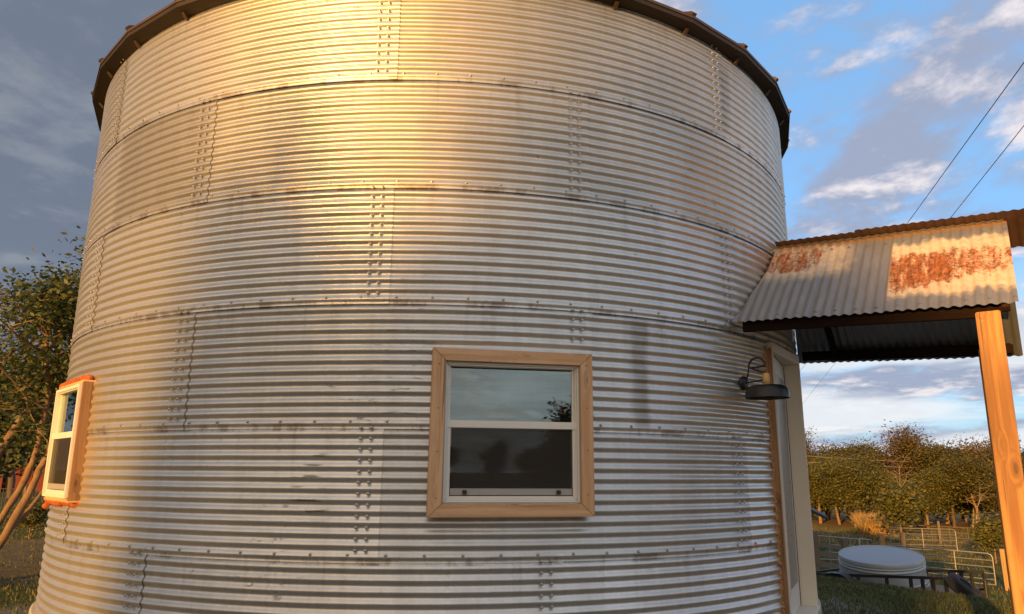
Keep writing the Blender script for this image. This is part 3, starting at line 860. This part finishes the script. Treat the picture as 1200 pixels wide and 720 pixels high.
# ------------------------------------------------------------------ vegetation
def grow(seed, stems, levels=3, nsub=4, spread=.75, lenf=.62, up=.25, clump=.5, nleaf=3000, leaf=.12, sides=6, sag=0., minz=None, flat=.7, lstart=.55):
    """stems: list of (points, start radius, end radius); returns wood mesh builder and leaf mesh builder"""
    rn = random.Random(seed); wd = MB(); tips = []
    def rec(p, d, L, r, lev):
        k = 4; P = [p]; q = p.copy(); dd = d.copy()
        for j in range(k):
            dd = (dd + Vector((rn.gauss(0, .16), rn.gauss(0, .16), rn.gauss(0, .12) + up * .14 - sag * .1))).normalized()
            q = q + dd * (L / k); P.append(q.copy())
        wd.tube(P, [lerp(r, r * .45, j / k) for j in range(k + 1)], sides if lev > 1 else 4, cap=False)
        for w in P[2:]: tips.append((w, L, lev))
        if lev > 0:
            for s_ in range(nsub):
                b = P[rn.randint(1, k)]
                ax = Vector((rn.gauss(0, 1), rn.gauss(0, 1), rn.gauss(0, .55) + up)).normalized()
                rec(b, (dd * (1 - spread) + ax * spread).normalized(), L * lenf * rn.uniform(.75, 1.2), r * .5, lev - 1)
    for pts, r0, r1 in stems:
        pts = [Vector(q) for q in pts]; n = len(pts); fp = []
        for A_, B_ in zip(pts, pts[1:]):
            for j in range(6): fp.append(A_.lerp(B_, j / 6))
        fp.append(pts[-1]); m_ = len(fp)
        for j in range(1, m_): fp[j] = (fp[j] + (fp[j - 1] + fp[min(j + 1, m_ - 1)]) * .5) * .5 + Vector((rn.gauss(0, 1), rn.gauss(0, 1), 0)) * r1 * .22
        wd.tube(fp, [lerp(r0, r1, j / (m_ - 1)) * rn.uniform(.88, 1.14) for j in range(m_)], 10, cap=False)
        d = (pts[-1] - pts[-2]).normalized(); L = (pts[-1] - pts[0]).length * lstart
        rec(pts[-1], d, L, r1, levels)
        for s_ in range(nsub):
            i_ = rn.randint(max(1, n // 2), n - 1)
            ax = Vector((rn.gauss(0, 1), rn.gauss(0, 1), .35)).normalized()
            rec(pts[i_], (d * .35 + ax * .8).normalized(), L * .8, r1 * .8, levels - 1)
    lv = MB(); good = [t for t in tips if t[2] <= 1] or tips
    for _ in range(nleaf):
        w, L, lev = rn.choice(good)
        c = w + Vector((rn.gauss(0, clump), rn.gauss(0, clump), rn.gauss(0, clump * flat)))
        if minz is not None and c.z < minz: continue
        s_ = leaf * rn.uniform(.6, 1.3)
        u = Vector((rn.gauss(0, 1), rn.gauss(0, 1), rn.gauss(0, .6))).normalized()
        v = u.cross(Vector((rn.gauss(0, 1), rn.gauss(0, 1), rn.gauss(0, 1)))).normalized()
        lv.add([c - u * s_, c + v * s_ * .5, c + u * s_, c - v * s_ * .5], [(0, 1, 2, 3)])
    return wd, lv


def tree(name, label, cat, loc, wd, lv, bark, leafm, rz=0, group=None, trunk='trunk'):
    t = thing(name, label, cat, loc, rz, group)
    wd.obj(trunk, bark, t, 'all')
    if lv is not None and lv.f: lv.obj('crown', leafm, t)
    return t


# the leaning tree at the left: several stems from one base
TB = Vector((-7.9, 10.6, 0)); TB.z = gz(TB.x, TB.y) - .05


def un(az, tanv, d): return pol(az, d, E + tanv * d) - TB


stems = [([(0, 0, 0), un(-33.6, -.058, 12.9), un(-32.45, -.006, 12.8), un(-32.1, .035, 12.7), un(-31.95, .075, 12.8), un(-32.4, .13, 12.9)], .052, .030),
         ([(.1, -.1, 0), un(-33.35, -.082, 12.5), un(-32.1, -.015, 12.5), un(-31.55, .015, 12.6), un(-31.1, .055, 12.8), un(-31.0, .11, 13.0), un(-31.2, .17, 13.2)], .056, .028),
         ([(.15, .1, 0), un(-32.5, -.055, 13.0), un(-31.4, -.022, 13.3), un(-30.6, .01, 13.8), un(-29.5, .06, 14.4)], .035, .02),
         ([(-.15, .05, 0), (-.9, .3, 1.4), (-1.7, .5, 2.6), (-2.2, .6, 3.4)], .11, .06),
         ([(0, .15, 0), (-.2, 1.0, 1.5), (.0, 1.7, 2.7), (.3, 2.2, 3.5)], .10, .05)]
wd, lv = grow(5, stems, 3, 4, .80, .62,   .05, .20, 25000, .048, 6, minz=1.7, lstart=.36)
tree('broadleaf_tree', 'leafy tree with several leaning pale stems at the left edge by the bin', 'tree', TB, wd, lv, MT['bark'], MT['leafE'])

# prototype trees for the tree line
def up_stem(h, lean=.1, seed=0):
    rn = random.Random(seed); return [(0, 0, -.1), (rn.uniform(-lean, lean) * h * .4, rn.uniform(-lean, lean) * h * .4, h * .33), (rn.uniform(-lean, lean) * h, rn.uniform(-lean, lean) * h, h * .62)]


protos = {}
def proto(key, seed, h, r, leafm, bark, nleaf, leaf, clump, minz, **kw):
    wd, lv = grow(seed, [(up_stem(h, .12, seed), r, r * .55)], 2, 5, .8, .66, .2, clump, nleaf, leaf, 5, minz=minz, **kw)
    protos[key] = (wd.mesh('trunk', bark, 'all'), lv.mesh('crown', leafm) if nleaf else None)


proto('oak', 11, 6.0, .16, MT['leafA'], MT['darkbark'], 17000, .105, .62, .4)
proto('green', 12, 5.2, .15, MT['leafC'], MT['bark'], 16000, .10, .60, .2)
proto('rust', 13, 6.4, .15, MT['leafB'], MT['bark'], 13000, .10, .60, .6)
proto('mixed', 14, 5.8, .15, MT['leafA'], MT['bark'], 15000, .105, .62, .4)
proto('thin', 15, 6.8, .09, MT['leafB'], MT['palebark'], 2600, .11, .55, 2.4)
proto('shrub', 16, 2.2, .06, MT['leafC'], MT['bark'], 3000, .12, .42, .0)
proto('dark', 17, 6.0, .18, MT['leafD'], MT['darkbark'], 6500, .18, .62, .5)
proto('bare', 18, 6.2, .085, MT['leafB'], MT['palebark'], 0, .1, .3, None)


def plant(key, name, label, az, d, h, rz, group=None, cat='tree', wide=1.0):
    """h scales the prototype"""
    b = pol(az, d); t = thing(name, label, cat, (b.x, b.y, gz(b.x, b.y) - .05), rz, group)
    t.scale = (h * wide, h * wide, h)
    tr, cr = protos[key]
    link('trunk', tr, t)
    if cr: link('crown', cr, t)
    return t


G = 'trees along the far side of the pasture'
LAB = dict(oak='olive green leafed tree in the tree line beyond the pasture', green='yellow green leafed tree low in the tree line beyond the pasture',
           rust='brown leafed autumn tree in the tree line beyond the pasture', mixed='dusky olive tree with tan trunk in the tree line beyond the pasture',
           thin='tall half bare tree with pale limbs rising from the tree line')
rn = random.Random(4)
row = [('mixed', 18.5, 90, 1.10), ('rust', 20.6, 88, 1.12), ('oak', 22.4, 86, 1.14), ('mixed', 23.6, 92, 1.16), ('mixed', 24.8, 88, 1.02), ('oak', 26.0, 92, 1.10), ('rust', 27.2, 87, 1.10),
       ('mixed', 28.4, 90, 1.08), ('mixed', 29.6, 86, 1.10), ('oak', 30.6, 91, 1.03), ('mixed', 31.8, 88, 1.10), ('rust', 33.0, 92, 1.06), ('oak', 34.3, 88, 1.08), ('mixed', 35.6, 90, 1.06), ('mixed', 37.2, 88, 1.1), ('oak', 39.0, 90, 1.1),
       ('green', 19.6, 80, .95), ('green', 21.8, 79, .98), ('mixed', 23.2, 80, .92), ('green', 24.4, 78, 1.0), ('oak', 25.6, 80, .9), ('green', 27.0, 79, .82), ('green', 28.7, 78, .86), ('oak', 30.0, 80, .92), ('mixed', 31.3, 79, .95), ('green', 32.6, 80, .9), ('oak', 33.8, 79, .98), ('mixed', 35.2, 80, .95), ('green', 36.8, 79, .95)]
for key, az, d, h in row:
    plant(key, 'tree', LAB[key], az + rn.uniform(-.2, .2), d + rn.uniform(-1.5, 1.5), h * rn.uniform(.95, 1.04), rn.uniform(0, 6.28), G, wide=rn.uniform(.95, 1.25))
for k in range(13):
    plant('shrub', 'shrub', 'low olive undergrowth shrub at the foot of the tree line', 19.5 + 1.45 * k + rn.uniform(-.4, .4), 84 + rn.uniform(-3, 5), rn.uniform(1.1, 1.8), rn.uniform(0, 6), 'undergrowth along the tree line', 'shrub', 1.5)
plant('thin', 'tree', 'half bare tree with white limbs just left of the porch post', 31.0, 80, .98, 1.1, G)
plant('bare', 'bare_tree', 'small bare forked tree with white trunk in front of the tree line near the post', 31.15, 66, .62, 2.0)
plant('bare', 'bare_tree', 'tall bare tree with cream trunk and forked limbs in the middle of the tree line', 27.0, 75, .92, .4)
plant('shrub', 'small_tree', 'low dark green tree with forked trunk standing before the tree line', 26.9, 60, 1.35, .8)
plant('shrub', 'shrub', 'brown green shrub beside the porch post at the pasture edge', 32.0, 47, .85, 2.4, cat='shrub')
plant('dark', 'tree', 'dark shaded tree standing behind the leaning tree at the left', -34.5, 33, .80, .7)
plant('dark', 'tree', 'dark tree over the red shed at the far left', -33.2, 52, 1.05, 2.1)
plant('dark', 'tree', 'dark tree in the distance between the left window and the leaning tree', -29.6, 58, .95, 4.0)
plant('shrub', 'shrub', 'small low green shrub below the left window near the bin', -31.9, 22, .34, 1.0, cat='shrub')

# trees behind the viewer: unseen ones shade the wall, others show in the window glass
SHv, eV = Vector((sin(R_(SUN_TH)), -cos(R_(SUN_TH)), 0)), Vector((cos(R_(SUN_TH)), sin(R_(SUN_TH)), 0))


def behind(key, u, s, top, halfw, label, rz=0.):
    """u: where the middle of its shade falls, top: how high the shade reaches on the bin wall (above the lawn)"""
    hgt = top + (s + 4.2) * tan(R_(SUN_EL)); me = protos[key][1]
    rot = Matrix.Rotation(rz, 3, 'Z'); pts = [rot @ v.co for v in me.vertices]
    us = sorted(q.dot(eV) for q in pts); zs = sorted(q.z for q in pts); n = len(us)
    um, hw, zt = us[n // 2], (us[int(n * .96)] - us[int(n * .04)]) / 2, zs[int(n * .985)]
    k = hgt / zt; w = halfw / (hw * k)
    b = SHv * s + eV * (u - um * k * w)
    t = thing('tree', label, 'tree', (b.x, b.y, gz(b.x, b.y)), rz, 'trees behind the viewer')
    t.scale = (k * w, k * w, k)
    link('trunk', protos[key][0], t); link('crown', me, t)


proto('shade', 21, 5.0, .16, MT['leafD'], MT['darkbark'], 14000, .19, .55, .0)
behind('shade', -1.78, 62, E + 1.55, 1.22, 'unseen tree behind the viewer, placed to shade the bin wall')
behind('shade', -1.62, 52, E + .8, 1.02, 'unseen tree behind the viewer, placed to shade the bin wall', 2.0)
behind('shade', -3.86, 48, E + 1.30, .62, 'unseen tree behind the viewer, placed to shade the bin wall', 1.0)
behind('dark', -3.95, 54, E + .85, .55, 'unseen tree behind the viewer, placed to shade the bin wall', 3.0)
behind('shade', -3.05, 58, E + .25, .55, 'unseen tree behind the viewer, placed to shade the bin wall', 4.0)
for az, d, h, key in ((150.6, 36, .55, 'dark'), (147.4, 31, .68, 'dark'), (153.2, 48, .50, 'oak'), (158, 95, .8, 'dark'), (162, 100, .75, 'mixed'), (167, 100, .8, 'oak')):
    plant(key, 'tree', 'dark tree behind the viewer reflected in the front window', az, d, h, az, 'trees behind the viewer')


# grass: short blades where the lawn is near enough to show them
def grass(name, az0, az1, d0, d1, n, h, seed, mat=None, w=.006, clumpn=0):
    rn = random.Random(seed); mb = MB()
    for _ in range(n):
        d = sqrt(rn.uniform(d0 * d0, d1 * d1)); az = rn.uniform(az0, az1); b = pol(az, d)
        if hypot(b.x - CX, b.y - CY) < R + .2: continue
        if name == 'grass' and az < 0 and rn.random() < .8 * sst(10.9, 11.8, b.y) * (1 - sst(18, 20, b.y)): continue
        hh = h * rn.uniform(.45, 1.25) * (1 + .5 * noise.noise(Vector((b.x * .8, b.y * .8, 0))))
        z = gz(b.x, b.y); t = rn.uniform(0, 6.28); u = Vector((cos(t), sin(t), 0)) * w * rn.uniform(.7, 1.4)
        l = Vector((rn.gauss(0, .4), rn.gauss(0, .4), 0)) * hh
        p0 = Vector((b.x, b.y, z - .01)); p1 = p0 + l * .35 + Vector((0, 0, hh * .6)); p2 = p0 + l + Vector((0, 0, hh))
        mb.add([p0 - u, p0 + u, p1 + u * .7, p1 - u * .7, p2], [(0, 1, 2, 3), (3, 2, 4)])
    return mb.obj(name, mat or MT['blades'])


tag(grass('grass', 15, 40, 7, 17, 42000, .065, 2), 'short green lawn grass', 'grass', kind='stuff')
tag(grass('grass', -46, -30, 6, 32, 36000, .06, 3, None, .009), 'short lawn grass left of the bin', 'grass', kind='stuff')
tag(grass('pasture_grass', 17, 40, 26, 75, 15000, .20, 5, MT['blades'], .02), 'dry tan pasture grass beyond the pens', 'grass', kind='stuff')
tag(grass('brush', 24.4, 26.6, 66, 74, 4200, 1.25, 6, MT['straw'], .03), 'dry golden brush in front of the tree line', 'brush', kind='stuff')


# ------------------------------------------------------------------ the yard on the right
def gp(az, d, h=0.):
    b = pol(az, d); return Vector((b.x, b.y, gz(b.x, b.y) + h))


def P3(az, tanv, d): return pol(az, d, E + tanv * d)


# stock tank tipped on the trailer
tk = P3(25.52, -.0905, 18.3); r_ = .82
tank = thing('stock_tank', 'round galvanised stock tank lying tipped behind the black trailer', 'tank', tk - Vector((0, 0, .55)), 0)
tilt = Matrix.Translation((0, 0, .55)) @ Matrix.Rotation(R_(8.6), 4, Vector((cos(R_(25.5)), -sin(R_(25.5)), 0)))
prof = [(r_ - .012, -.012), (r_ - .002, .004), (r_ + .006, -.008), (r_ + .004, -.10), (r_ + .016, -.112), (r_ + .016, -.128), (r_ + .0, -.14), (r_ + .006, -.165), (r_ + .014, -.175), (r_ + .014, -.19), (r_ + .002, -.205),
        (r_ + .022, -.44), (r_ + .045, -.455), (r_ + .045, -.475), (r_ + .03, -.49), (r_ + .03, -.52), (r_ + .05, -.535), (r_ + .05, -.56), (r_ + .02, -.57)]
MB().lathe(prof, 64, tilt).obj('tank_wall', MT['tank'], tank, True)
MB().lathe([(r_ - .012, -.013), (r_ * .8, -.004), (r_ * .4, .008), (.0001, .010)], 64, tilt).obj('tank_bottom', MT['tanktop'], tank, True)

# utility trailer
ta, tb = P3(20.6, -.1165, 18.0), P3(29.15, -.1125, 16.6)
dv = (tb - ta); dv.z = 0; dv.normalize(); pv_ = Vector((-dv.y, dv.x, 0))
trl = thing('utility_trailer', 'low black utility trailer with open side rails parked below the lawn', 'trailer', gp(25, 17.5), 0)
oo = trl.location


def rel(v): return v - oo


fr = MB()
H1 = .33
for off in (0, 1.65):
    fr.bar(rel(ta + pv_ * off), rel(tb + pv_ * off), .045, .055)
    fr.bar(rel(ta + pv_ * off - Vector((0, 0, H1))), rel(tb + pv_ * off - Vector((0, 0, H1))), .06, .08)
for k in (0, 1): 
    q = (ta, tb)[k]; fr.bar(rel(q - Vector((0, 0, H1))), rel(q + pv_ * 1.65 - Vector((0, 0, H1))), .06, .08); (fr.bar(rel(q), rel(q + pv_ * 1.65), .045, .05) if k == 0 else None)
fr.obj('frame', MT['trailer'], trl)
for k in (.0, .10, .20, .42, .62, .78, .855, .92, 1.0):
    for off in (0, 1.65):
        q = ta.lerp(tb, k) + pv_ * off; MB().bar(rel(q - Vector((0, 0, H1 - .03))), rel(q - Vector((0, 0, .02))), .05, .05).obj('upright', MT['trailer'], trl)
MB().add([rel(q - Vector((0, 0, H1 - .045))) for q in (ta, tb, tb + pv_ * 1.65, ta + pv_ * 1.65)], [(0, 1, 2, 3)]).obj('trailer_bed', MT['oldwood'], trl)
wc = ta.lerp(tb, .31) - Vector((0, 0, .30)) - pv_ * .16
ax = Matrix.Translation(rel(wc)) @ pv_.to_track_quat('Z', 'Y').to_matrix().to_4x4()
ty = [(.17, -.09), (.24, -.105), (.29, -.095), (.315, -.07), (.318, 0), (.315, .07), (.29, .095), (.24, .105), (.17, .09), (.17, -.09)]
MB().lathe(ty, 40, ax).obj('wheel', MT['rubber'], trl, True)
fd = MB()
for k in range(14):
    t0, t1 = pi * k / 14, pi * (k + 1) / 14
    A_, B_ = wc + dv * .38 * cos(t0) + Vector((0, 0, .36 * sin(t0))), wc + dv * .38 * cos(t1) + Vector((0, 0, .36 * sin(t1)))
    fd.add([rel(A_ - pv_ * .12), rel(B_ - pv_ * .12), rel(B_ + pv_ * .12), rel(A_ + pv_ * .12)], [(0, 1, 2, 3)])
fd.obj('fender', MT['trailer'], trl, 'all')
tgn = tb + pv_ * .8 - Vector((0, 0, H1)); te = P3(31.3, -.124, 16.4)
tg = MB(); tg.bar(rel(tb - Vector((0, 0, H1))), rel(te), .06, .07); tg.bar(rel(tb + pv_ * 1.65 - Vector((0, 0, H1))), rel(te), .06, .07); tg.obj('tongue', MT['trailer'], trl)
jk = MB(); jk.tube([rel(te + Vector((0, 0, -.12))), rel(te + Vector((0, 0, .20)))], .03, 10); jk.bar(rel(te + Vector((-.08, 0, .2))), rel(te + Vector((.06, 0, .2))), .03, .03); jk.obj('jack', MT['trailer'], trl)
sw = P3(30.2, -.1235, 16.2)
nrm = Vector((-.30, -.52, .72)).normalized()   # lies slumped back against the tongue
ax = Matrix.Translation(rel(sw)) @ Vector((.42, -.32, .62)).normalized().to_track_quat('Z', 'Y').to_matrix().to_4x4()
spare = MB().lathe([(r * 1.08, z * 1.05) for r, z in ty], 40, ax).obj('spare_tyre', MT['rubber'], trl, True)
MB().lathe([(.0001, .04), (.10, .05), (.175, .075), (.182, .075), (.182, -.075), (.1, -.05), (.0001, -.05)], 32, ax).obj('rim', MT['dark'], spare, True)


# tube gates, corral panels, fences
def gate(name, label, cat, a, b, h, rails, braces, rad, mat, clear=.15, group=None, rounded=True):
    t = thing(name, label, cat, a, 0, group); L = (b - a); 
    z0, z1 = clear, clear + h
    def at(k, z): return L * k + Vector((0, 0, z))
    c = .10 / L.length * 1.2
    fr = MB()
    if rounded:
        pts = [at(0, z0), at(0, z1 - .14), at(c * .4, z1 - .04), at(c * 1.3, z1), at(1 - c * 1.3, z1), at(1 - c * .4, z1 - .04), at(1, z1 - .14), at(1, z0)]
    else: pts = [at(0, 0), at(0, z1), at(1, z1), at(1, 0)]
    fr.tube(pts, rad, 8); fr.tube([at(0, z0), at(1, z0)], rad, 8)
    fr.obj('gate_frame', mat, t, True)
    for i in range(1, rails):
        z = z0 + h * (i / rails) ** 1.12; MB().tube([at(0, z), at(1, z)], rad * .8, 8).obj('rail', mat, t, True)
    for k in braces: MB().tube([at(k, z0), at(k, z1)], rad * .85, 8).obj('brace', mat, t, True)
    return t


gate('tube_gate', 'galvanised tube gate with rounded corner next to the sunlit wooden post', 'gate', gp(25.9, 35.5), gp(31.85, 34.6), 1.12, 5, (.36, .66), .026, MT['pipe'])
gate('corral_panel', 'galvanised corral panel in the pasture above the tank', 'gate', gp(26.2, 50), gp(30.0, 51), 1.15, 4, (.5,), .024, MT['pipe'], .2)
gate('corral_panel', 'far corral panel left of the fence posts behind the tank', 'gate', gp(21.0, 29.5), gp(25.0, 33), 1.25, 5, (.33, .66), .024, MT['pipe'], .2)
gate('corral_panel', 'short corral panel turned away at the corner behind the tank', 'gate', gp(25.0, 33), gp(24.3, 27.5), 1.25, 5, (), .024, MT['pipe'], .2)
gate('pipe_fence', 'thin rail fence crossing the pasture in front of the trees', 'fence', gp(25.5, 62), gp(34, 60), 1.0, 3, (.12, .25, .38, .5, .62, .75, .88), .026, MT['oldwood'], .1, None, False)


def wpost(label, az, d, w, h, mat, lean=0., cat='post'):
    b = gp(az, d); m = MB().prism([(-w / 2, -.2), (w / 2, -.2), (w / 2 + lean, h - .03), (w / 2 + lean - .02, h), (-w / 2 + lean + .02, h), (-w / 2 + lean, h - .03)], -w / 2, w / 2)
    return tag(m.obj('fence_post', mat, loc=b, rz=R_(-az + 6), bevel=.004), label, cat)


wpost('thick sunlit wooden fence post at the end of the tube gate', 32.52, 34.4, .26, 1.48, MT['postwood'], -.03)
wpost('grey wooden post at the left end of the pasture corral panel', 26.95, 48, .22, 1.25, MT['oldwood'])
wpost('yellowish wooden post above the left edge of the tank', 25.7, 42, .22, 1.35, MT['postwood'])
wpost('thin grey post among the rails of the far pipe fence', 29.1, 58, .14, 1.5, MT['oldwood'])

bf = thing('board_fence', 'dark weathered board fence right beside the door jamb', 'fence', gp(20.2, 25), 0)
a_, b_2 = gp(20.0, 24.5), gp(25.2, 27.5)
for k in (0.0, .26, .62, 1.0):
    q = a_.lerp(b_2, k) - bf.location; MB().box(q.x - .09, q.x + .09, q.y - .09, q.y + .09, q.z - .3, q.z + 1.46 - .1 * (k > .3)).obj('post', MT['oldwood'], bf, bevel=.01)
for z, w in ((.25, .14), (.55, .16), (.86, .16), (1.12, .12)):
    MB().bar(a_ - bf.location + Vector((0, 0, z)), b_2 - bf.location + Vector((0, 0, z - .08)), .03, w).obj('board', MT['oldwood'], bf)

# shed whose roof corner shows behind the door jamb
sb = gp(19.7, 44)
shed = thing('shed', 'small dark roofed shed whose eave shows behind the door jamb', 'shed', sb, R_(-20))
MB().box(-2.2, 1.1, -1.6, 1.6, -.3, 2.1).obj('wall', MT['oldwood'], shed)
MB().prism([(-2.9, 2.0), (-.55, 3.3), (2.05, 2.0), (2.05, 1.86), (-.55, 3.16), (-2.9, 1.86)], -2.1, 2.1).obj('roof', MT['shedroof'], shed)
MB().box(-1.3, -.3, -1.64, -1.605, -.1, 1.8).obj('door', MT['dark'], shed)

# red shed and wire fence far left
rb = gp(-33.35, 66)
rs = thing('red_shed', 'low red shed with dark openings far behind the leaning tree', 'shed', rb, R_(33))
for x0, x1 in ((-3.4, -1.9), (-1.55, -.45), (-.1, 1.3), (1.6, 3.0)): MB().box(x0, x1, -1.5, -1.38, -.1, 1.95).obj('wall_panel', MT['red'], rs)
MB().box(-3.4, 3.0, -1.37, 2.0, -.1, 1.9).obj('wall', MT['dark'], rs)
MB().prism([(-3.9, 1.93), (3.5, 1.93), (3.5, 2.05), (-3.9, 2.25)], -1.9, 2.4).obj('roof', MT['shedroof'], rs)
wf = thing('wire_fence', 'low dark wire garden fence behind the leaning tree', 'fence', gp(-33, 30), 0)
a_, b_2 = gp(-36.5, 31), gp(-26, 29)
fw = MB()
for k in range(60):
    q = a_.lerp(b_2, k / 59) - wf.location; q.z = gz(q.x + wf.location.x, q.y + wf.location.y) - wf.location.z; fw.bar(q, q + Vector((0, 0, 1.0)), .012)
for z in (.1, .4, .7, 1.0): fw.bar(a_ - wf.location + Vector((0, 0, z)), b_2 - wf.location + Vector((0, 0, z)), .014)
fw.obj('wire_mesh', MT['wire'], wf)
for k in range(6):
    q = a_.lerp(b_2, k / 5) - wf.location; MB().bar(q - Vector((0, 0, .2)), q + Vector((0, 0, 1.15)), .07).obj('post', MT['oldwood'], wf)


# ------------------------------------------------------------------ power lines
def wire(p, d, k0, k1, r, label, sag, mat='wire'):
    P = []
    for i in range(41):
        k = lerp(k0, k1, i / 40); q = Vector(p) + Vector(d) * k; q.z -= sag * 4 * (i / 40) * (1 - i / 40); P.append(q)
    tag(MB().tube(P, r, 6).obj('power_line', MT[mat], smooth='all'), label, 'power line', None)


wire((7.6, 9.97, E + 6.0), (2.04, 7.2, 0), -4, 22, .0075, 'thin black overhead wire, the left of the two crossing the sky above the porch', 0)
wire((8.97, 11.98, E + 6.0), (1.53, 4.92, 0), -5, 30, .0075, 'thin black overhead wire, the right of the two crossing the sky above the porch', 0)
for k, dz in enumerate((0, -.55)):
    q0, q1 = P3(19, .0262, 72), P3(28.5, .0150, 84)
    q0.z += dz; q1.z += dz
    wire(q0, q1 - q0, 0, 1, .022, ('upper', 'lower')[k] + ' pale cable strung in front of the distant tree line', .12, 'greywire')
